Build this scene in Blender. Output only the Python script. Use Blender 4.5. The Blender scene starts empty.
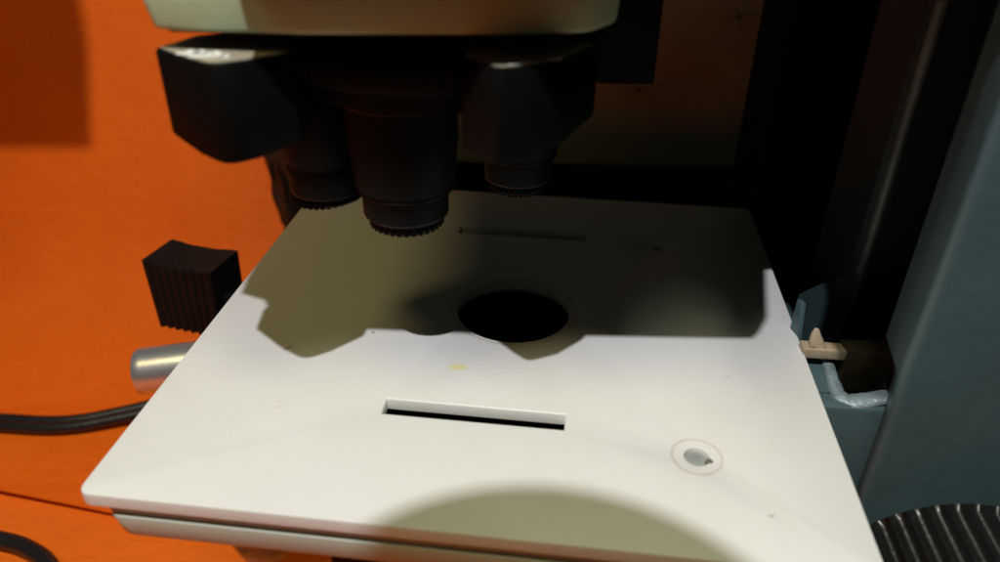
import bpy, bmesh, math, random
from mathutils import Vector, Matrix, noise
S = 0.001                      # the script is written in millimetres
random.seed(4)
sc = bpy.context.scene
col = sc.collection
A = -0.1077                    # heading of the microscope on the table
CA, SA = math.cos(A), math.sin(A)

# ------------------------------------------------------------------ materials
def mat(name, base, rough=0.5, var=0.0, vscale=40.0, bump=0.0, bscale=300.0, metal=0.0, spec=0.5, coat=0.0, base2=None, trans=0.0, sss=0.0):
    m = bpy.data.materials.new(name); m.use_nodes = True
    nt = m.node_tree; b = nt.nodes['Principled BSDF']
    b.inputs['Base Color'].default_value = (*base, 1)
    b.inputs['Roughness'].default_value = rough
    b.inputs['Metallic'].default_value = metal
    b.inputs['Specular IOR Level'].default_value = spec
    b.inputs['Coat Weight'].default_value = coat
    b.inputs['Transmission Weight'].default_value = trans
    tc = nt.nodes.new('ShaderNodeTexCoord')
    if var > 0 or base2:
        n = nt.nodes.new('ShaderNodeTexNoise'); n.inputs['Scale'].default_value = vscale
        n.inputs['Detail'].default_value = 5; n.inputs['Roughness'].default_value = 0.6
        nt.links.new(tc.outputs['Object'], n.inputs['Vector'])
        r = nt.nodes.new('ShaderNodeValToRGB')
        r.color_ramp.elements[0].position = 0.3; r.color_ramp.elements[1].position = 0.7
        b2 = base2 or tuple(c*(1-var) for c in base)
        r.color_ramp.elements[0].color = (*b2, 1); r.color_ramp.elements[1].color = (*base, 1)
        nt.links.new(n.outputs['Fac'], r.inputs['Fac'])
        nt.links.new(r.outputs['Color'], b.inputs['Base Color'])
    if bump > 0:
        n2 = nt.nodes.new('ShaderNodeTexNoise'); n2.inputs['Scale'].default_value = bscale
        n2.inputs['Detail'].default_value = 4
        nt.links.new(tc.outputs['Object'], n2.inputs['Vector'])
        bp = nt.nodes.new('ShaderNodeBump'); bp.inputs['Strength'].default_value = bump
        bp.inputs['Distance'].default_value = 0.0006
        nt.links.new(n2.outputs['Fac'], bp.inputs['Height'])
        nt.links.new(bp.outputs['Normal'], b.inputs['Normal'])
    return m

M = {}
M['cream'] = mat('cream_plastic', (0.76,0.74,0.69), 0.42, var=0.03, vscale=60, bump=0.08, bscale=900)
M['frame'] = mat('grey_cream_plastic', (0.52,0.56,0.48), 0.45, var=0.06, vscale=60, bump=0.1, bscale=700)
M['olive'] = mat('ivory_enamel', (0.47,0.60,0.38), 0.45, var=0.05, vscale=50, bump=0.1, bscale=500)
M['black'] = mat('black_plastic', (0.005,0.005,0.0045), 0.55, spec=0.07, var=0.3, vscale=120, bump=0.15, bscale=900)
M['brownblack'] = mat('brown_black_plastic', (0.009,0.0075,0.007), 0.45, spec=0.16, var=0.25, vscale=150, bump=0.2, bscale=1200)
M['dull'] = mat('matte_black', (0.004,0.004,0.004), 0.85, spec=0.15)
M['ring'] = mat('worn_black_edge', (0.022,0.022,0.022), 0.35, spec=0.4)
M['grip_top'] = mat('grey_print_face', (0.42,0.37,0.27), 0.35, var=0.3, vscale=200)
M['white'] = mat('white_print', (0.8,0.8,0.76), 0.5)
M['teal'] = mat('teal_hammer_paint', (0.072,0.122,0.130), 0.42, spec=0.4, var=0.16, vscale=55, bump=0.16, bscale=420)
M['teal_shaded'] = mat('shaded_teal_paint', (0.014,0.024,0.023), 0.5, spec=0.3, var=0.2, vscale=60, bump=0.3, bscale=420)  # the column teal, darkened for its shaded recess
M['silver'] = mat('worn_blue_metal', (0.30,0.38,0.41), 0.42, var=0.55, vscale=300, metal=0.25, bump=0.8, bscale=600)
M['alu'] = mat('brushed_aluminium', (0.74,0.74,0.76), 0.34, metal=0.85, var=0.08, vscale=150, bump=0.04, bscale=900)
M['ledge'] = mat('dirty_cream_plastic', (0.58,0.47,0.34), 0.6, base2=(0.34,0.24,0.14), vscale=220, bump=0.4, bscale=500)
M['knob'] = mat('glossy_black_bakelite', (0.012,0.011,0.010), 0.33, var=0.4, vscale=160, spec=0.6, bump=0.2, bscale=700)
M['edge'] = mat('painted_rib_highlight', (0.16,0.20,0.19), 0.5, var=0.5, vscale=60, metal=0.4)  # lighter tone for the highlight along the rib
M['ledge_shade'] = mat('shaded_ledge_brown', (0.075,0.055,0.035), 0.8, var=0.5, vscale=200, bump=0.4, bscale=400)
M['screw'] = mat('grey_plug', (0.36,0.38,0.35), 0.45, var=0.3, vscale=400)
M['dirt'] = mat('dark_grime', (0.20,0.17,0.12), 0.8, var=0.5, vscale=300)
M['clear'] = mat('clear_plastic', (0.85,0.85,0.84), 0.12, trans=0.85)
M['cable'] = mat('black_rubber', (0.014,0.014,0.016), 0.36, var=0.25, vscale=100, bump=0.25, bscale=500)
M['strip'] = mat('dark_crumpled_plastic', (0.035,0.020,0.010), 0.35, var=0.6, vscale=160, bump=1.0, bscale=220)
M['brown'] = mat('brown_board', (0.70,0.66,0.50), 0.7, base2=(0.50,0.45,0.33), vscale=14, bump=0.3, bscale=120)
M['web'] = mat('dark_thread', (0.03,0.022,0.016), 0.8)
M['wood'] = mat('dark_desk_wood', (0.05,0.028,0.014), 0.6, var=0.4, vscale=20)

# orange paper: fibre mottling, soft wrinkles
def orange(name, base, base2):
    m = mat(name, base, 0.62, base2=base2, vscale=26, spec=0.16)
    nt = m.node_tree; b = nt.nodes['Principled BSDF']
    tc = [n for n in nt.nodes if n.type == 'TEX_COORD'][0]
    mp = nt.nodes.new('ShaderNodeMapping'); mp.inputs['Scale'].default_value = (1, 2.6, 2.6)
    nt.links.new(tc.outputs['Object'], mp.inputs['Vector'])
    n1 = nt.nodes.new('ShaderNodeTexNoise'); n1.inputs['Scale'].default_value = 60; n1.inputs['Detail'].default_value = 6
    n1.inputs['Roughness'].default_value = 0.65
    nt.links.new(mp.outputs['Vector'], n1.inputs['Vector'])
    bp = nt.nodes.new('ShaderNodeBump'); bp.inputs['Strength'].default_value = 0.7; bp.inputs['Distance'].default_value = 0.0016
    n3 = nt.nodes.new('ShaderNodeTexNoise'); n3.inputs['Scale'].default_value = 420; n3.inputs['Detail'].default_value = 3
    nt.links.new(mp.outputs['Vector'], n3.inputs['Vector'])
    ma = nt.nodes.new('ShaderNodeMath'); ma.operation = 'MULTIPLY_ADD'; ma.inputs[1].default_value = 0.10
    nt.links.new(n3.outputs['Fac'], ma.inputs[0]); nt.links.new(n1.outputs['Fac'], ma.inputs[2])
    # mottled dye: fine fibres and small specks
    src = b.inputs['Base Color'].links[0].from_socket
    mr = nt.nodes.new('ShaderNodeMapRange'); mr.inputs['From Min'].default_value = .35; mr.inputs['From Max'].default_value = .70
    mr.inputs['To Min'].default_value = 0.94; mr.inputs['To Max'].default_value = 1.03
    nt.links.new(n3.outputs['Fac'], mr.inputs['Value'])
    vm = nt.nodes.new('ShaderNodeVectorMath'); vm.operation = 'SCALE'
    nt.links.new(src, vm.inputs[0]); nt.links.new(mr.outputs['Result'], vm.inputs['Scale']); nt.links.new(vm.outputs['Vector'], b.inputs['Base Color'])
    nt.links.new(ma.outputs[0], bp.inputs['Height'])
    nt.links.new(bp.outputs['Normal'], b.inputs['Normal'])
    return m
M['orange'] = orange('orange_paper', (0.93,0.158,0.007), (0.86,0.130,0.005))
M['orange2'] = orange('orange_tabletop', (0.96,0.18,0.012), (0.90,0.155,0.009))

# the stage's own marks: a yellow stain, small scratches, grime round the hole
def stage_mat():
    m = mat('stage_plastic', (0.79,0.77,0.74), 0.40, base2=(0.75,0.73,0.69), vscale=38, bump=0.10, bscale=700)
    nt = m.node_tree; b = nt.nodes['Principled BSDF']
    tc = [n for n in nt.nodes if n.type == 'TEX_COORD'][0]
    src = b.inputs['Base Color'].links[0].from_socket
    def spot(cx, cy, rx, ry, rot, colr, amt, soft=1.6, src=None, ring=None, warp=0.35):
        mp = nt.nodes.new('ShaderNodeMapping'); mp.vector_type = 'TEXTURE'
        mp.inputs['Location'].default_value = (cx*S, cy*S, 0)
        mp.inputs['Rotation'].default_value = (0, 0, rot)
        mp.inputs['Scale'].default_value = (rx*S, ry*S, 1)
        nt.links.new(tc.outputs['Object'], mp.inputs['Vector'])
        ln = nt.nodes.new('ShaderNodeVectorMath'); ln.operation = 'LENGTH'
        sep = nt.nodes.new('ShaderNodeVectorMath'); sep.operation = 'MULTIPLY'; sep.inputs[1].default_value = (1,1,0)
        nt.links.new(mp.outputs['Vector'], sep.inputs[0]); nt.links.new(sep.outputs['Vector'], ln.inputs[0])
        nz = nt.nodes.new('ShaderNodeTexNoise'); nz.inputs['Scale'].default_value = 420; nt.links.new(tc.outputs['Object'], nz.inputs['Vector'])
        ad = nt.nodes.new('ShaderNodeMath'); ad.operation = 'MULTIPLY_ADD'; ad.inputs[1].default_value = warp*2
        nt.links.new(nz.outputs['Fac'], ad.inputs[0]); nt.links.new(ln.outputs['Value'], ad.inputs[2])
        mr = nt.nodes.new('ShaderNodeMapRange'); mr.interpolation_type = 'SMOOTHSTEP'
        if ring is None:
            mr.inputs['From Min'].default_value = 0.7+warp; mr.inputs['From Max'].default_value = soft+warp
            mr.inputs['To Min'].default_value = amt; mr.inputs['To Max'].default_value = 0
            nt.links.new(ad.outputs[0], mr.inputs['Value'])
        else:
            sb = nt.nodes.new('ShaderNodeMath'); sb.operation = 'SUBTRACT'; sb.inputs[1].default_value = 1+warp
            nt.links.new(ad.outputs[0], sb.inputs[0])
            ab = nt.nodes.new('ShaderNodeMath'); ab.operation = 'ABSOLUTE'; nt.links.new(sb.outputs[0], ab.inputs[0])
            mr.inputs['From Min'].default_value = 0; mr.inputs['From Max'].default_value = ring
            mr.inputs['To Min'].default_value = amt; mr.inputs['To Max'].default_value = 0
            nt.links.new(ab.outputs[0], mr.inputs['Value'])
        mx = nt.nodes.new('ShaderNodeMix'); mx.data_type = 'RGBA'
        nt.links.new(mr.outputs['Result'], mx.inputs['Factor'])
        nt.links.new(src, mx.inputs['A']); mx.inputs['B'].default_value = (*colr, 1)
        return mx.outputs['Result']
    mp = nt.nodes.new('ShaderNodeMapping'); mp.inputs['Scale'].default_value = (1, 9, 1); mp.inputs['Rotation'].default_value = (0, 0, .5)
    nt.links.new(tc.outputs['Object'], mp.inputs['Vector'])
    for sc_, lo, hi, amt, colr, vec in ((900, .70, .78, .35, (0.50,0.46,0.38), tc.outputs['Object']), (170, .69, .74, .22, (0.56,0.53,0.46), mp.outputs['Vector']), (22, .56, .80, .30, (0.70,0.64,0.54), tc.outputs['Object'])):
        nz = nt.nodes.new('ShaderNodeTexNoise'); nz.inputs['Scale'].default_value = sc_; nz.inputs['Detail'].default_value = 2
        nt.links.new(vec, nz.inputs['Vector'])
        mr = nt.nodes.new('ShaderNodeMapRange'); mr.inputs['From Min'].default_value = lo; mr.inputs['From Max'].default_value = hi; mr.inputs['To Max'].default_value = amt
        nt.links.new(nz.outputs['Fac'], mr.inputs['Value'])
        mx = nt.nodes.new('ShaderNodeMix'); mx.data_type = 'RGBA'
        nt.links.new(mr.outputs['Result'], mx.inputs['Factor']); nt.links.new(src, mx.inputs['A']); mx.inputs['B'].default_value = (*colr, 1)
        src = mx.outputs['Result']
    for args in STAINS:
        src = spot(*args[:-1], src=src, **args[-1])
    nt.links.new(src, b.inputs['Base Color'])
    return m

# ------------------------------------------------------------------ mesh helpers
def finish(name, bm, m, parent=None, smooth=35, loc=None):
    bmesh.ops.remove_doubles(bm, verts=bm.verts, dist=1e-7)
    bmesh.ops.recalc_face_normals(bm, faces=bm.faces)
    for f in bm.faces: f.smooth = True
    for e in bm.edges:
        e.smooth = not (len(e.link_faces) == 2 and e.calc_face_angle(0) > math.radians(smooth))
    me = bpy.data.meshes.new(name); bm.to_mesh(me); bm.free()
    me.materials.append(m)
    o = bpy.data.objects.new(name, me); col.objects.link(o)
    if parent: o.parent = parent
    return o

def V(x, y, z): return Vector((x*S, y*S, z*S))

def bevel_sharp(bm, w, seg=2, ang=40):
    bmesh.ops.recalc_face_normals(bm, faces=bm.faces)
    es = [e for e in bm.edges if len(e.link_faces) == 2 and e.calc_face_angle(0) > math.radians(ang)]
    if es and w > 0:
        bmesh.ops.bevel(bm, geom=es, offset=w*S, segments=seg, affect='EDGES', profile=0.5, clamp_overlap=True)

def prism(bm, poly, z0, z1, bev=0.0, top=None, seg=2):
    t = bmesh.new()
    lo = [t.verts.new(V(x, y, z0)) for x, y in poly]
    hi = [t.verts.new(V(x, y, z1)) for x, y in (top or poly)]
    n = len(poly)
    t.faces.new(lo[::-1]); t.faces.new(hi)
    for i in range(n): t.faces.new((lo[i], lo[(i+1)%n], hi[(i+1)%n], hi[i]))
    bevel_sharp(t, bev, seg)
    join(bm, t)

def join(bm, t):
    me = bpy.data.meshes.new('tmp'); t.to_mesh(me); t.free(); bm.from_mesh(me); bpy.data.meshes.remove(me)

def rot_rect(cx, cy, w, d, a=A):
    c, s = math.cos(a), math.sin(a)
    return [(cx+u*c-v*s, cy+u*s+v*c) for u, v in ((-w/2,-d/2),(w/2,-d/2),(w/2,d/2),(-w/2,d/2))]

def round_poly(poly, r, seg=6):
    out = []
    n = len(poly)
    for i in range(n):
        p0, p, p1 = Vector(poly[i-1]), Vector(poly[i]), Vector(poly[(i+1)%n])
        rr = r[i] if isinstance(r, (list, tuple)) else r
        if rr <= 0: out.append(tuple(p)); continue
        a = (p0-p).normalized(); b = (p1-p).normalized()
        ang = a.angle(b); d = min(rr/math.tan(ang/2), (p0-p).length*.49, (p1-p).length*.49)
        s, e = p+a*d, p+b*d
        for k in range(seg+1):
            t = k/seg
            q = s*(1-t)**2 + p*2*t*(1-t) + e*t**2
            out.append((q.x, q.y))
    return out

def lathe(bm, prof, c, axis=(0,0,1), n=48, cap=True, ridges=None):
    """prof: list of (r, h) along axis from point c; ridges=(count, depth, i0, i1)"""
    ax = Vector(axis).normalized()
    u = ax.orthogonal().normalized(); w = ax.cross(u)
    rings = []
    for i, (r, h) in enumerate(prof):
        ring = []
        for k in range(n):
            a = 2*math.pi*k/n; rr = r
            if ridges and ridges[2] <= i <= ridges[3]:
                ph = (k*ridges[0]/n) % 1.0
                rr = r - ridges[1]*(1-math.sin(math.pi*ph)**(3 if n > 500 else .6))
            p = Vector(c) + ax*h + (u*math.cos(a)+w*math.sin(a))*rr
            ring.append(bm.verts.new(p*S))
        rings.append(ring)
    for a, b in zip(rings, rings[1:]):
        for k in range(n): bm.faces.new((a[k], a[(k+1)%n], b[(k+1)%n], b[k]))
    if cap:
        bm.faces.new(rings[0][::-1]); bm.faces.new(rings[-1])

def tube(bm, pts, r, n=14, sub=6, squash=(1,1)):
    P = [Vector(p) for p in pts]; Q = []
    for i in range(len(P)-1):
        p0 = P[i-1] if i else P[0]*2-P[1]; p1, p2 = P[i], P[i+1]
        p3 = P[i+2] if i+2 < len(P) else P[-1]*2-P[-2]
        for k in range(sub):
            t = k/sub
            Q.append(0.5*((2*p1)+(p2-p0)*t+(2*p0-5*p1+4*p2-p3)*t*t+(3*p1-p0-3*p2+p3)*t**3))
    Q.append(P[-1]); rings = []
    for i, q in enumerate(Q):
        d = (Q[min(i+1,len(Q)-1)]-Q[max(i-1,0)]).normalized()
        side = d.cross(Vector((0,0,1)));
        side = side.normalized() if side.length > 1e-4 else Vector((1,0,0))
        up = side.cross(d)
        rr = r[i*(len(r)-1)//max(1,len(Q)-1)] if isinstance(r, (list, tuple)) else r
        rings.append([bm.verts.new((q+side*math.cos(a)*rr*squash[0]+up*math.sin(a)*rr*squash[1])*S) for a in [2*math.pi*k/n for k in range(n)]])
    for a, b in zip(rings, rings[1:]):
        for k in range(n): bm.faces.new((a[k], a[(k+1)%n], b[(k+1)%n], b[k]))
    bm.faces.new(rings[0][::-1]); bm.faces.new(rings[-1])

def holed_plate(outer, holes, z0, z1, bev=0.35, floor=True):
    """a plate with real openings: outline and holes filled, then extruded"""
    bm = bmesh.new()
    for lp in [outer]+holes:
        vs = [bm.verts.new(V(x, y, z1)) for x, y in lp]
        for i in range(len(vs)): bm.edges.new((vs[i], vs[(i+1)%len(vs)]))
    bmesh.ops.triangle_fill(bm, use_beauty=True, use_dissolve=False, edges=bm.edges[:])
    r = bmesh.ops.extrude_face_region(bm, geom=bm.faces[:])
    for v in [g for g in r['geom'] if isinstance(g, bmesh.types.BMVert)]: v.co.z = z0*S
    bmesh.ops.recalc_face_normals(bm, faces=bm.faces)
    es = [e for e in bm.edges if len(e.link_faces) == 2 and e.calc_face_angle(0) > math.radians(60)
          and abs(e.verts[0].co.z-e.verts[1].co.z) < 1e-6 and e.verts[0].co.z > (z1-.01)*S]
    bmesh.ops.bevel(bm, geom=es, offset=bev*S, segments=2, affect='EDGES', profile=0.5)
    return bm

def circle(cx, cy, r, n=64): return [(cx+r*math.cos(2*math.pi*k/n), cy+r*math.sin(2*math.pi*k/n)) for k in range(n)]
def rect(x0, y0, x1, y1): return [(x0,y0),(x1,y0),(x1,y1),(x0,y1)]

def tag(o, label=None, cat=None, kind=None, group=None):
    if label: o['label'] = label
    if cat: o['category'] = cat
    if kind: o['kind'] = kind
    if group: o['group'] = group
    return o

# ------------------------------------------------------------------ setting
TZ = -92.0
bm = bmesh.new(); prism(bm, rect(-900, -700, 900, 331), TZ-20, TZ-2.0, 0)
tag(finish('desk', bm, M['wood']), kind='structure')
bm = bmesh.new(); prism(bm, rect(-900, 336, 900, 345), TZ-22, 50, 0)
tag(finish('back_wall', bm, M['brown']), kind='structure')

# the lower orange paper lying on the desk
def sheet_mesh(rows, thick, nx, xl, xr, wave, edge=None):
    """rows: list of (y,z) profile; xl/xr functions of row parameter; built as a thin solid"""
    bm = bmesh.new(); top = []; n = len(rows)
    for j, (y, z) in enumerate(rows):
        t = j/(n-1); line = []
        for i in range(nx+1):
            s = i/nx; x = xl(t)+(xr(t)-xl(t))*s
            dy, dz = wave(x, y, z, t)
            line.append(bm.verts.new(V(x, y+dy, z+dz)))
        top.append(line)
    fs = [bm.faces.new((top[j][i], top[j][i+1], top[j+1][i+1], top[j+1][i])) for j in range(n-1) for i in range(nx)]
    bmesh.ops.recalc_face_normals(bm, faces=bm.faces)
    bmesh.ops.solidify(bm, geom=bm.faces[:], thickness=thick*S)
    return bm

def w0(x, y, z, t): return 0, 0.35*noise.noise(Vector((x*.012, y*.02, 3)))
bm = sheet_mesh([(-200+ i*12.0, TZ-1.2) for i in range(42)], 0.4, 60, lambda t: -520, lambda t: 20, w0)
lower = tag(finish('paper_sheet', bm, M['orange2'], smooth=60), 'bright orange paper lying flat on the desk under the lower black cable', 'paper')

# the upper sheet: lies on it from a slanted front edge, then curves up into an orange backdrop
prof = []
for i in range(16): prof.append((0.0+i/16, None))
R = 78.0; Y1 = 212.0
rows = []
NF = 18
def front(x): return 171.1 + (x+158.2)*(-0.194)
for i in range(NF): rows.append((i/NF, TZ))
for i in range(15):
    a = math.radians(60*i/14); rows.append((Y1+R*math.sin(a), TZ+R*(1-math.cos(a))))
ye, ze = rows[-1]
for i in range(1, 16): rows.append((ye+i*3.3, ze+i*5.72))
bm = bmesh.new(); grid = []
nx = 70
for j, (y, z) in enumerate(rows):
    line = []
    for i in range(nx+1):
        s = i/nx
        # right border leans a little, as the card hangs
        h = max(0, z-TZ)
        xr = -89.5 - 0.075*max(0, min(h, 110)-38) if h > 0 else -89
        x = -520 + (xr+520)*s
        yy, zz = y, z
        if j < NF:
            yy = front(x) + (Y1-front(x))*y
            lift = 5.0*math.exp(-y*4.0)*(0.55+0.45*math.sin(x*.022+0.5))
            zz = TZ + 0.5 + lift
        yy += -1.6*noise.noise(Vector((x*.009, z*.014, 1.0))) * (1 if j >= NF else 0.3)
        if j >= NF: yy += -1.3*math.exp(-((x+165-(z-20)*1.6)/2.2)**2)*math.exp(-((z-8)/14)**2)
        zz += 0.5*noise.noise(Vector((x*.02, y*.02, 5.0)))
        line.append(bm.verts.new(V(x, yy, zz)))
    grid.append(line)
for j in range(len(rows)-1):
    for i in range(nx): bm.faces.new((grid[j][i], grid[j][i+1], grid[j+1][i+1], grid[j+1][i]))
bmesh.ops.recalc_face_normals(bm, faces=bm.faces)
bmesh.ops.solidify(bm, geom=bm.faces[:], thickness=0.5*S)
tag(finish('paper_backdrop', bm, M['orange'], smooth=60), 'large orange paper sheet curving up behind the stage as a backdrop', 'paper')

# ------------------------------------------------------------------ microscope
ms = bpy.data.objects.new('microscope', None); col.objects.link(ms)
ms.location = V(95, 130, TZ-2)
tag(ms, 'old teal and cream compound microscope with a flat white stage and black objectives', 'microscope')
bpy.context.view_layer.update()
def part(name, bm, m, parent=ms, smooth=35, label=None, recentre=None):
    o = finish(name, bm, m, parent, smooth)
    o.matrix_parent_inverse = Matrix.Identity(4)
    off = ms.location
    if parent is ms: o.location = -off if recentre is None else recentre-off
    if label: o['label'] = label
    return o

# stage: built in its own coordinates (corner at 0,0), then set in place
SX, SY, SW, SD = -68.36, 87.39, 127.2, 126.9
def loc2w(u, v): return (SX+u*CA-v*SA, SY+u*SA+v*CA)
hx, hy, hr = 65.0, 64.3, 12.7
slots = [rect(44.3, 25.8, 78.2, 30.0), rect(46.6, 99.6, 80.5, 103.8)]
scr = (101.5, 22.0)   # screw by the front right corner
STAINS = [
  (56.0, 41.5, 1.5, 0.7, 0.1, (0.80,0.70,0.12), 0.6, dict(soft=1.7)),
  (20.0, 43.0, 1.1, 0.18, 0.9, (0.22,0.19,0.15), 0.8, dict(soft=1.5)),
  (25.0, 25.0, 0.6, 0.25, 0.5, (0.55,0.50,0.42), 0.4, dict(soft=1.6)),
  (hx, hy, hr+.9, hr+.9, 0, (0.42,0.34,0.22), 0.35, dict(ring=0.07, warp=0.03)),
  (scr[0], scr[1], 4.3, 4.3, 0, (0.52,0.44,0.38), 0.55, dict(ring=0.11, warp=0.05)),
  (110.0, 46.0, 0.35, 0.3, 0, (0.60,0.56,0.48), 0.5, dict(soft=1.6)),
  (40.0, 78.0, 0.4, 0.3, 0, (0.45,0.36,0.26), 0.6, dict(soft=1.6)),
  (36.0, 51.0, 0.4, 0.3, 0, (0.30,0.24,0.18), 0.7, dict(soft=1.6)),
  (112.0, 10.0, 0.5, 0.3, 0.3, (0.45,0.40,0.33), 0.6, dict(soft=1.6)),
]
M['stage'] = stage_mat()
outer = round_poly(rect(0, 0, SW, SD), [2.6, 2.2, 1.5, 1.5], 6)
bm = holed_plate(outer, [circle(hx, hy, hr, 96)]+slots+[circle(scr[0], scr[1], 2.15, 32), circle(99.5, 98.5, 1.3, 20)], -2.5, 0.0)
stage = part('stage', bm, M['stage'], label='cream top plate of the stage with a round hole and two slots')
stage.rotation_euler = (0, 0, A); stage.location = V(SX, SY, 0) - ms.location
# recessed neck and the lower frame of the stage
bm = holed_plate(round_poly(rect(3.4, 1.1, SW-3, SD-3), 2.0, 4), [circle(hx, hy, hr+1.2, 64), rect(40.5, 22, 82, 34), rect(46.9, 99.9, 80.2, 103.5), circle(scr[0], scr[1], 3, 20)], -5.0, -2.5, 0.02)
part('stage_core', bm, M['frame'], stage)
bm = bmesh.new(); prism(bm, round_poly(rect(4.9, 0.5, SW-4, SD-4), [3.0, 3, 3, 3], 6), -9.4, -5.0, 0.3, top=round_poly(rect(3.9, 0.4, SW-4, SD-4), [2.2, 3, 3, 3], 6))
part('stage_frame', bm, M['frame'], stage)
bm = bmesh.new()
prism(bm, rect(41, 22.5, 81.5, 33.5), -5.1, -4.6, 0)
part('slot_backing', bm, M['dull'], stage)
bm = bmesh.new(); prism(bm, rect(47.1, 100.0, 80.0, 103.4), -4.6, -1.2, 0)
part('slot_backing', bm, M['frame'], stage)
bm = bmesh.new(); lathe(bm, [(13.7,-5.15),(13.7,-3.7),(10.5,-3.7),(10.2,-4.4),(2,-4.5)], (hx, hy, 0), n=64)
part('condenser', bm, M['dull'], stage)
bm = bmesh.new(); lathe(bm, [(2.9,-4.0),(2.9,-2.9),(2.4,-2.52),(2.1,-1.0),(1.9,-0.75),(0.2,-0.7)], (scr[0], scr[1], 0), n=32)
part('screw', bm, M['screw'], stage)
bm = bmesh.new(); lathe(bm, [(0.9,-1.2),(0.75,-0.05),(0.3,0.05)], (scr[0]+2.2, scr[1]-0.9, 0), n=10)
part('grime_speck', bm, M['dirt'], stage)
# carrier under the stage
bm = bmesh.new(); prism(bm, rot_rect(38, 147, 70, 46), -34, -9.5, 2.0)
part('stage_support', bm, M['teal'])
bm = bmesh.new(); prism(bm, rot_rect(-22, 93, 13, 10), -20, -9.5, 1.0)
part('clip_mount', bm, M['black'])
bm = bmesh.new(); lathe(bm, [(6.2,-9.5),(6.2,-14),(5.4,-16.5),(3,-17.5)], (-40.5, 92.5, 0), n=40)
part('clear_cap', bm, M['clear'])

# column: the near cheek with its bright front corner, the inner rib, the rear spine
def cheek_poly():
    p = [(72.0,108.2),(175,97.1),(175,123),(79.0,126.0),(75.6,122.6)]
    return round_poly(p, [1.7,2,2,1,0.8], 5)
def stack(bm, levels):
    rings = [[bm.verts.new(V(x, y, z)) for x, y in poly] for z, poly in levels]
    n = len(rings[0])
    for a, b in zip(rings, rings[1:]):
        for k in range(n): bm.faces.new((a[k], a[(k+1)%n], b[(k+1)%n], b[k]))
    bm.faces.new(rings[0][::-1]); bm.faces.new(rings[-1])
def cheek_low():
    return round_poly([(72.0,108.2),(175,97.1),(175,123),(84.0,126.0),(79.4,122.6)], [1.7,2,2,1,0.8], 5)
bm = bmesh.new(); stack(bm, [(TZ+8, cheek_low()), (3.2, cheek_low()), (9.6, cheek_poly()), (240, cheek_poly())])
part('column_cheek', bm, M['teal'], smooth=50, label='teal painted near side of the column')
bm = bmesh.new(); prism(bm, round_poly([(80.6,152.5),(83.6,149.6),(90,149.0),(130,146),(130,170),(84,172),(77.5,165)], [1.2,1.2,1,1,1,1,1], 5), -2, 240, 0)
part('column_rib', bm, M['teal_shaded'], smooth=50)
bm = bmesh.new(); prism(bm, round_poly([(74,205),(180,190),(180,222),(74,230)], 2, 3), TZ+8, 240, 0)  # matte black in place of teal, for the shadow behind the rib
part('column_spine', bm, M['dull'])
bm = bmesh.new(); prism(bm, [(118,128),(180,124),(180,188),(118,198)], TZ+8, 239, 0)
part('column_filling', bm, M['dull'])
bm = bmesh.new(); prism(bm, round_poly([(20,112),(190,95),(195,250),(20,260)], 14, 5), TZ-1.5, TZ+10, 2.0)
part('foot', bm, M['teal'])

bm = bmesh.new(); tube(bm, [(82.3,150.2,-1),(82.3,150.2,60),(82.3,150.2,120)], 1.3, n=12)  # bead along the rib, its highlight put into a lighter colour
part('rib_highlight', bm, M['edge'])
# bracket between stage and column
bm = bmesh.new()
# curved inner web whose top edge sweeps up into the rib
top = []; N = 16
t = bmesh.new(); fr=[]; 
for i in range(N+1):
    s = i/N; x = 64.2+ (79.5-64.2)*s; y = 139.0+ 5.5*math.sin(math.pi*s*0.55)+1.5*s; z = 8.6+0.5*s+1.0*s**4
    fr.append([t.verts.new(V(x, y, -10)), t.verts.new(V(x, y, z))])
for a, b in zip(fr, fr[1:]): t.faces.new((a[0], b[0], b[1], a[1]))
bmesh.ops.solidify(t, geom=t.faces[:], thickness=-0.9*S); join(bm, t)
prism(bm, [(64.0,138.9),(65.1,138.7),(66.0,133.9),(64.9,133.9)], -9, 7.6, 0.2, top=[(64.0,138.9),(65.1,138.7),(65.3,136.9),(64.3,137.0)])
part('bracket_web', bm, M['teal'], label='curved blue grey web rising beside the stage edge')
bm = bmesh.new(); prism(bm, [(63.6,129.0),(72.4,128.3),(72.2,131.5),(63.8,132.4)], -0.9, 1.4, 0.25)
part('slide_ledge', bm, M['ledge'], label='dirty cream strip across the bracket')
bm = bmesh.new(); prism(bm, [(72.5,128.7),(90,127.2),(90,132.2),(72.6,133.3)], -9.0, 1.3, 0.35)  # right part of the ledge, its shadow put into a darker brown
part('ledge_shaded_part', bm, M['ledge_shade'])
bm = bmesh.new()
prism(bm, round_poly([(64.6,129.4),(68.3,129.1),(68.6,131.0),(67.5,132.0),(65,131.8)], 1, 3), 1.45, 5.0, 0.5,
      top=round_poly([(65.6,131.0),(66.4,130.9),(66.6,131.4),(66.2,131.8),(65.8,131.7)], .5, 3))
bmesh.ops.subdivide_edges(bm, edges=bm.edges[:], cuts=2, use_grid_fill=True)
for v in bm.verts: v.co += Vector((noise.noise(v.co/S*.7), noise.noise(v.co/S*.7+Vector((9,0,0))), noise.noise(v.co/S*.8+Vector((0,7,0)))))*S*0.35
part('glue_lump', bm, M['ledge'], smooth=80)
bm = bmesh.new()
prism(bm, [(60,116.2),(84,114.2),(84,119.4),(60,120.9)], -60, -2.9, 1.0)
prism(bm, [(60,121.0),(69.2,120.5),(69.9,134.6),(60,134.8)], -60, -3.0, 0.8)

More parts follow.
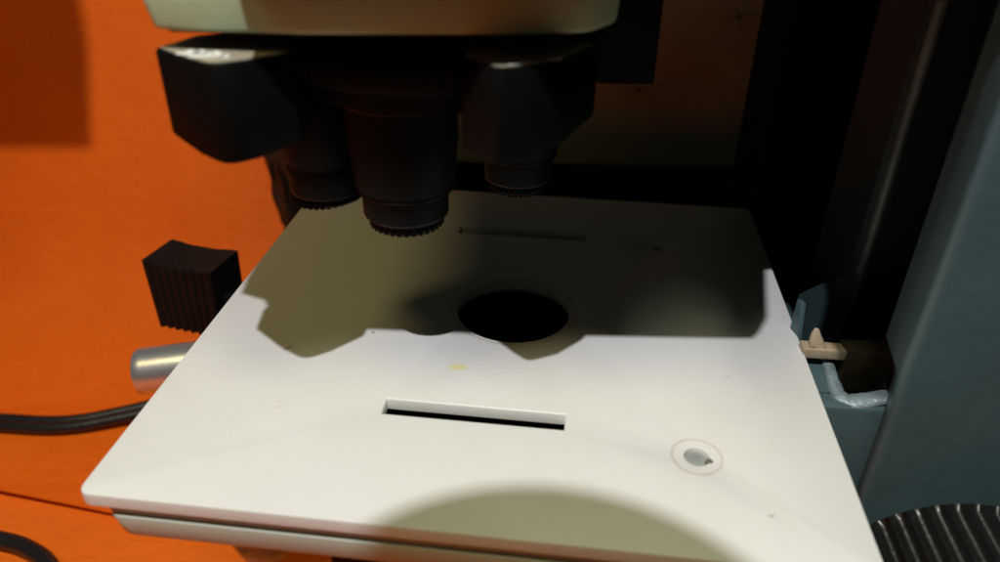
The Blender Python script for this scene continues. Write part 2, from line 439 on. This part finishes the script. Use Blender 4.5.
prism(bm, [(69.3,120.6),(84,119.5),(84,127.0),(69.8,128.3)], -60, -13, 0.2)
part('bracket', bm, M['teal'])
bm = bmesh.new()
pts = [(70.2,134.5,-2.4),(69.6,129,-2.7),(68.7,123,-3.0),(68.4,119.4,-3.0),(70.2,117.9,-3.2),(73.5,118.0,-2.8),(77.5,118.1,-1.9),(84.0,118.2,-0.9)]
tube(bm, pts, [0.9,1.1,1.3,1.6,1.8,1.7,1.5,1.3], n=14, sub=6, squash=(1.15,.6))
for v in bm.verts: v.co += v.co.normalized()*S*0.15*noise.noise(v.co/S*0.9)
part('bracket_rim', bm, M['silver'], label='worn silvery blue rim of the bracket')
bm = bmesh.new(); prism(bm, round_poly([(77.0,119.5),(79.5,119),(80,122),(77.6,122.4)], .8, 3), -6, 1.6, .5)
part('bracket_pin', bm, M['dull'])

# coarse focus knob, axis along the stage
ax = Vector((-SA, CA, 0))
kc = Vector((88.0, 98.0, -33.6))
bm = bmesh.new()
lathe(bm, [(4,-40),(18,-40),(22.5,-38.5),(24.4,-36.5),(24.5,-1.2),(23.6,-0.1),(22,0),(9,0),(9,9.2),(3,9.3)], tuple(kc), axis=ax, n=720, ridges=(45, 1.9, 3, 4))
part('focus_knob', bm, M['knob'], smooth=60, label='large black ridged focus knob')

# head: shallow lip in view, then slab, body and arm, unseen, shaped to cast its shadows
lip = round_poly([(-49.4,109.3),(-28.1,107.6),(2.1,109.8),(12.2,111.8),(17.0,119.0),(17.5,175),(-51,175)], [1.5,30,10,6,6,2,2], 6)
liptop = [(x+(-1.7 if x < 0 else 0.8)*(abs(x+16)/32), y-0.9 if y < 130 else y) for x, y in lip]
bm = bmesh.new(); prism(bm, lip, 68.5, 77.9, 0.7, top=liptop, seg=3)
part('head_lip', bm, M['olive'], label='cream lower edge of the microscope head')
bm = bmesh.new(); prism(bm, round_poly([(-48.2,110.7),(-28.1,109.2),(2,111.4),(11.3,113.4),(15.8,119.6),(16.2,174),(-49.8,174)], [1.5,30,10,6,6,2,2], 6), 68.0, 68.48, 0)  # black plate added to cut bounce onto the rear stage
part('bounce_cut_plate', bm, M['dull'])
slab = [(-55.4,110.6),(-49.8,108.1),(-36.4,107.0),(-35.2,100.2),(-10,99.2),(24.8,99.3),(33.5,99.4),(35.0,101),(38,112),(40.8,122),(60,127),(60,200),(-56,200)]
bm = bmesh.new(); prism(bm, slab, 78.0, 88.0, 0)  # unseen, outlined to throw the head's shadow on the stage
part('head_shadow_slab', bm, M['dull'])
bm = bmesh.new(); prism(bm, [(46.0,89),(52,90),(58,97),(60,110),(178,100),(178,127),(60.2,127),(46.0,104)], 78, 109.8, 0)  # unseen block added to shadow the ledge and the rib
part('bracket_shadow_block', bm, M['dull'])
bm = bmesh.new(); prism(bm, [(45.9,104),(42.5,107),(42.5,121.8),(59.9,126.9)], 88.2, 109.7, 0)  # unseen filler added to stop light leaking onto the rib
prism(bm, [(42.6,127.2),(170,127.2),(170,198),(42.6,198)], 88.2, 109.7, 0)
part('light_gap_block', bm, M['dull'])
bm = bmesh.new(); prism(bm, round_poly([(-55,122),(30,122),(36,128),(36,198),(-55,198)], 4, 4), 88.1, 270, 0)  # unseen, sized to cast shadow on the wall behind
part('unseen_head_body', bm, M['olive'])
bm = bmesh.new(); prism(bm, [(36.2,128),(178,120),(178,198),(36.2,198)], 110, 268, 0)  # unseen, there to keep the wall and rear stage in shadow
part('unseen_arm', bm, M['teal'])
# unseen box added high at the left to throw a shadow on the backdrop
bm = bmesh.new(); prism(bm, [(-175,138),(-105.5,138),(-121,166),(-175,166)], 161.3, 190, 0.3, top=[(-175,138),(-102.2,138),(-118,166),(-175,166)])
prism(bm, [(-175,138),(-102.1,138),(-118,166),(-175,166)], 190, 205, 0.3); 
prism(bm, rect(-140, 140, -55.2, 160), 225, 250, 1.5); prism(bm, rect(-140,140,-118,160), 204, 226, 0)
part('backdrop_shadow_box', bm, M['black'])

bm = bmesh.new(); prism(bm, round_poly(rect(-152, 128, -55.3, 176), 3, 3), 251, 300, 0)  # unseen block added to keep fill light off the backdrop
prism(bm, rect(-150, 161, -55.3, 176), 214, 250.9, 0)
part('fill_blocker', bm, M['dull'])

# turret with three objectives
bm = bmesh.new(); lathe(bm, [(20,55.2),(24,55.2),(24.5,60.4),(30.5,60.2),(31.2,60.8),(31.2,63.6),(30,64.4),(15,64.4)], (-14.2, 138.5, 0), n=180, ridges=(90,0.7,4,5))
turret = part('turret', bm, M['black'], label='round black turret under the head')
def objective(x, y, zt, zb, rt, rb, tilt=(0,0)):
    bm = bmesh.new(); h = zt-zb
    prof = [(rt*.9,0),(rt+.4,0),(rt+.4,-.9),(rt,-1.2),(rt-.15,-h*.35),(rt-.8,-h*.66),(rt-.95,-h*.67),(rt-1.0,-h*.70),(rb+.9,-h*.71),(rb+.75,-h*.90),(rb+.4,-h*.92),(rb-.5,-h*.925),(rb-.9,-h),(rb*.5,-h),(rb*.42,-h+1.2)]
    lathe(bm, prof, (x, y, zt), axis=(tilt[0], tilt[1], 1), n=64)
    o = part('objective', bm, M['black'], turret)
    for f, r, k in ((0.905, rb+.78, .25), (.985, rb-.35, .22), (.04, rt+.42, .25), (.70, rt-.85, .12)):
        b2 = bmesh.new(); ax = Vector((tilt[0], tilt[1], 1)).normalized(); c = Vector((x, y, zt)) - ax*h*f
        lathe(b2, [(r-.6,-k),(r,-k*.6),(r,k*.6),(r-.6,k)], tuple(c), axis=ax, n=64)
        part('ring', b2, M['ring'], o)
    b2 = bmesh.new(); lathe(b2, [(rb-.1,-.2),(rb-.1,1.3)], tuple(Vector((x,y,zb))+Vector((0,0,.1))), axis=(tilt[0],tilt[1],1), n=128, ridges=(32,.7,0,1))
    part('knurl', b2, M['black'], o)
    return o
objective(-17.4, 126.3, 55.2, 31.0, 9.8, 7.0)
objective(-33.6, 133.0, 56.0, 32.6, 8.0, 6.5, (-.05, 0))
objective(3.2, 142.5, 55.6, 31.2, 8.6, 5.9)
# wedge shaped grips on the turret
def grip(poly, z0, z1, dips, marks, sub):
    c0 = Vector(poly[2]); poly = round_poly(poly, [1.2, 0, 3.2 if sub == 'l' else 1.8, 0, 1.2, 2, 2, 2], 6)
    dips = [min(2.6, 0.0085*(Vector(q)-c0).length**2) for q in poly]
    bm = bmesh.new(); t = bmesh.new(); n = len(poly)
    lo = [t.verts.new(V(x, y, z0+d)) for (x, y), d in zip(poly, dips)]
    hi = [t.verts.new(V(x, y, z1)) for x, y in poly]
    t.faces.new(hi)
    c = t.verts.new(V(sum(p[0] for p in poly)/n, sum(p[1] for p in poly)/n, z0+0.2))
    for i in range(n):
        t.faces.new((lo[i], lo[(i+1)%n], hi[(i+1)%n], hi[i])); t.faces.new((lo[(i+1)%n], lo[i], c))
    bevel_sharp(t, 0.5, 2, 30); join(bm, t)
    o = part('turret_grip', bm, M['black'], turret)
    cx = sum(p[0] for p in poly)/n; cy = sum(p[1] for p in poly)/n
    bm = bmesh.new(); prism(bm, [(cx+(x-cx)*.93, cy+(y-cy)*.93) for x, y in poly], z1+.02, z1+.14, 0)
    part('grip_face', bm, M['grip_top'], o)
    bm = bmesh.new()
    for x0, y0, x1, y1, w in marks:
        d = Vector((x1-x0, y1-y0)); nn = Vector((-d.y, d.x)).normalized()*w/2
        prism(bm, [(x0-nn.x,y0-nn.y),(x1-nn.x,y1-nn.y),(x1+nn.x,y1+nn.y),(x0+nn.x,y0+nn.y)], z1+.15+.02*random.random(), z1+.25, 0)
    part('grip_print', bm, M['white'], o)
gl = [(-50.7,111.0),(-44.6,105.8),(-39.6,102.4),(-35.5,105),(-30.5,109.5),(-29.5,121),(-38,123),(-47.5,119)]
grip(gl, 51.0, 65.5, [1.4,0.3,-0.4,-0.1,2.4,2,1,1],
     [(-46.0,107.6,-41.2,108.0,.9),(-45,109.4,-42.8,107.2,.8),(-43.2,109.6,-41.8,107.2,.7),(-43.8,106.1,-38.6,107.3,.8),(-41.2,109.2,-38.4,106,.7)], 'l')
gr = [(-6.2,108.5),(-3.4,105.4),(-0.9,102.9),(4.3,105.0),(9.0,109.2),(14.9,118.5),(10,125),(-6,119)]
grip(gr, 51.6, 65.6, [2.0,.8,-.6,-.2,.6,1,1,1],
     [(0.6,104.8,3.2,105.4,.8),(2.1,106.1,4.8,106.1,.7),(6.2,107.6,8.1,108,.6)], 'r')
bm = bmesh.new(); prism(bm, round_poly(rect(17.5, 141, 28.2, 165), 1.0, 3), 52.8, 78, 0)
part('filter_box', bm, M['dull'])

# ridged black lever block at the left of the stage
def lever():
    bm = bmesh.new(); t = bmesh.new()
    n = 8; w = 22.6; d = 14.4; z0, z1 = -36.0, -14.0
    # front outline with ridges (local frame: u to the right, v away)
    pts = []
    per = 8
    for i in range(n*per+1):
        s = i/(n*per); u = w*s
        ph = (i % per)/per
        pts.append((u, 1.0*(1-abs(math.sin(math.pi*ph)))))
    back = [(w, d), (w*.66, d-.5), (w*.33, d-.5), (0, d)]
    def tz(u, v): return z1 - 0.5*math.sin(math.pi*min(1, max(0, u/w)))
    poly = pts+back
    lo = [t.verts.new(Vector((u*S*.93+.7*S, v*S, z0*S))) for u, v in poly]
    hi = [t.verts.new(Vector((u*S, v*S, tz(u, v)*S))) for u, v in poly]
    m = len(poly)
    t.faces.new(lo[::-1])
    for i in range(m): t.faces.new((lo[i], lo[(i+1)%m], hi[(i+1)%m], hi[i]))
    # top as quads strips between front edge and a matching back edge
    fr = hi[:n*per+1]; bk = []
    for i in range(n*per+1):
        s = i/(n*per); u = w*s
        bk.append(t.verts.new(Vector((u*S, (d-(.5 if .2 < s < .8 else 0))*S, tz(u, d)*S))))
    for i in range(n*per): t.faces.new((fr[i], fr[i+1], bk[i+1], bk[i]))
    join(bm, t)
    return bm
bm = lever()
lv = part('lever_block', bm, M['brownblack'], smooth=28, label='brownish black lever block with vertical finger ridges')
lv.rotation_euler = (0.0, 0, math.radians(-16)); lv.location = V(-102.6, 187.0, 0) - ms.location
bm = bmesh.new(); tube(bm, [(-88,190,-26),(-70,185,-27),(-50,178,-26),(-40,170,-24)], 3, n=12)
part('lever_arm', bm, M['black'])
# aluminium spindle under the lever
bm = bmesh.new()
axc = Vector((0.985, 0.10, 0.10)).normalized()
lathe(bm, [(5.3,-.0),(5.8,.05),(5.9,.2),(5.9,2.0),(5.9,24),(6.9,24.6),(4,24.7),(4,40)], (-89.4, 150.5, -24.6), axis=axc, n=64)
part('spindle', bm, M['alu'], label='brushed aluminium spindle end')

# ------------------------------------------------------------------ things around
def twin_cable(name, pts, r, gap, label):
    bm = bmesh.new()
    for s in (-1, 1):
        q = []
        for i, p in enumerate(pts):
            a = Vector(pts[max(i-1,0)]); b = Vector(pts[min(i+1,len(pts)-1)])
            d = (b-a); nn = Vector((-d.y, d.x, 0)).normalized()
            q.append(tuple(Vector(p)+nn*s*gap))
        tube(bm, q, r, n=16, sub=10)
    return tag(finish(name, bm, M['cable'], smooth=50), label, 'cable')
twin_cable('cable', [(-330,222,TZ+3.6),(-260,212,TZ+3.6),(-215,203.5,TZ+3.6),(-176,201.5,TZ+3.6),(-152,200.5,TZ+4.0),(-133,205,TZ+5),(-110,213,TZ+7),(-80,224,TZ+10),(-40,236,TZ+6),(10,262,TZ+4)], 2.05, 1.75,
           'flat twin-core black cable running behind the stage corner on the orange backdrop')
bm = bmesh.new(); tube(bm, [(-330,166,TZ+2.4),(-230,161,TZ+2.4),(-175,156.5,TZ+2.4),(-148,152.4,TZ+2.4),(-136,148.8,TZ+2.4),(-126,142,TZ+2.4),(-116,128,TZ+2.4),(-104,105,TZ+2.4),(-92,60,TZ+2.4)], 2.5, n=18, sub=10)
tag(finish('cable', bm, M['cable'], smooth=50), 'single round black cable crossing the lower left corner of the orange paper', 'cable')

# crumpled dark plastic strip hanging at the edge of the backdrop
bm = bmesh.new(); rows_ = []
for j in range(46):
    t = j/45; z = 20-118*t
    cx = -90.2 + 8.5*t**1.2; line = []
    for i in range(13):
        s = i/12-.5; wdt = 12.5-2.5*t
        x = cx+s*wdt+1.1*noise.noise(Vector((i*.5, j*.3, 0)))
        y = 280 + 2.6*noise.noise(Vector((i*.55, j*.22, 7))) + 3.0*s*s
        line.append(bm.verts.new(V(x, y, z)))
    rows_.append(line)
for j in range(45):
    for i in range(12): bm.faces.new((rows_[j][i], rows_[j][i+1], rows_[j+1][i+1], rows_[j+1][i]))
bmesh.ops.solidify(bm, geom=bm.faces[:], thickness=0.5*S)
tag(finish('plastic_strip', bm, M['strip'], smooth=70), 'crumpled glossy dark plastic strip hanging at the right edge of the orange backdrop', 'plastic strip')
# black block added for the dark area behind the microscope, its top just above the stage's far edge
bm = bmesh.new(); prism(bm, round_poly(rect(-78, 255, 170, 325), 2, 3), TZ-1.5, -38, 0)
tag(finish('dark_area_block', bm, M['dull']), 'low black block added for the darkness behind the far edge of the stage', 'box')

def web(name, c, arms, r, label):
    bm = bmesh.new()
    lathe(bm, [(.2,-.5),(.8,-.2),(.9,.2),(.3,.5)], c, axis=(0,-1,0), n=10)
    for a in arms: tube(bm, [tuple(Vector(c)+Vector(p)) for p in a], r, n=6, sub=4)
    return tag(finish(name, bm, M['web']), label, 'cobweb')
web('cobweb', (99,334,25.5), [[(0,0,0),(5,-.3,1.9),(9,-.3,1.2),(16,-.2,2.6)],[(0,0,0),(-3,-.3,-.3),(-5,-.2,-1.6)],[(0,0,0),(1.2,-.4,-4),(4.6,-.2,-6.5),(5,-.2,-10)],[(0,0,0),(-.6,-.3,2.5),(-3,-.2,4)],[(16,-.2,2.6),(17.5,-.2,-1),(15,-.2,-4),(16,-.2,-7)]], .16,
    'thin dark star shaped cobweb on the brown wall, the upper right one')
web('cobweb', (60,334,-6), [[(0,0,0),(5,-.3,.8),(11,-.2,3)],[(0,0,0),(-8,-.3,1),(-14,-.2,4)],[(0,0,0),(5,-.4,-2),(9,-.2,-6)],[(0,0,0),(-5,-.4,-3),(-9,-.2,-3)]], .16,
    'thin dark cobweb threads on the brown wall just below the black filter box')

# small round shade on a rod above the front of the stage (unseen, added to throw the round shadow there)
bm = bmesh.new(); lathe(bm, [(2,6),(12,5),(21,2.5),(24.0,0),(23.3,-.4),(12,1),(2,2)], (-13.7, 18.1, 150), n=96)
sh = finish('shadow_disc', bm, M['black']); tag(sh, 'small round black shade above the front of the stage, added unseen to cast a round shadow', 'shade')
bm = bmesh.new(); tube(bm, [(-13.7,16,155),(-18,-60,190),(-24,-160,205),(-24,-300,150),(-24,-420,20),(-24,-440,TZ-2)], 2.5, n=12, sub=8)
part_ = finish('shadow_disc_rod', bm, M['black'], sh)

# ------------------------------------------------------------------ light
def lamp(name, typ, loc, power, colr, size=None, target=None):
    l = bpy.data.lights.new(name, typ); l.energy = power; l.color = colr
    if typ == 'AREA': l.shape = 'DISK'; l.size = size*S
    else: l.shadow_soft_size = size*S
    o = bpy.data.objects.new(name, l); col.objects.link(o); o.location = V(*loc)
    if target: o.rotation_euler = (V(*target)-V(*loc)).to_track_quat('-Z', 'Y').to_euler()
    return o
lamp('key_lamp', 'POINT', (-40, -23, 350), 3.95, (0.975, 0.99, 1.05), 3.1)
lamp('fill_lamp', 'AREA', (45, -65, 600), 0.9, (0.97, 1.0, 0.70), 150, target=(0, 140, 0))
lamp('side_lamp', 'AREA', (-285, -60, 550), 0.62, (1.0, 0.80, 0.33), 150, target=(-10, 130, 0))
w = bpy.data.worlds.new('World'); sc.world = w; w.use_nodes = True
bg = w.node_tree.nodes['Background']; bg.inputs['Color'].default_value = (0.80, 0.88, 0.66, 1); bg.inputs['Strength'].default_value = 0.022

# ------------------------------------------------------------------ camera
cam = bpy.data.cameras.new('camera'); co = bpy.data.objects.new('camera', cam); col.objects.link(co)
f, p, r = 760.13, 0.5405, 0.0182
cam.sensor_width = 36; cam.lens = 36*f/1000; cam.clip_start = 0.004; cam.clip_end = 20
cp, sp = math.cos(p), math.sin(p); c, s = math.cos(r), math.sin(r)
Rt = Vector((1,0,0)); Up = Vector((0,sp,cp)); Fw = Vector((0,cp,-sp))
R2 = Rt*c+Up*s; U2 = Up*c-Rt*s
m = Matrix((R2, U2, -Fw)).transposed().to_4x4(); m.translation = V(0, 0, 94)
co.matrix_world = m
cam.dof.use_dof = True; cam.dof.focus_distance = 0.165; cam.dof.aperture_fstop = 13.5
sc.camera = co
sc.render.engine = 'CYCLES'
sc.cycles.diffuse_bounces = 2
sc.view_settings.view_transform = 'Standard'; sc.view_settings.look = 'None'; sc.view_settings.exposure = 0; sc.view_settings.gamma = 1
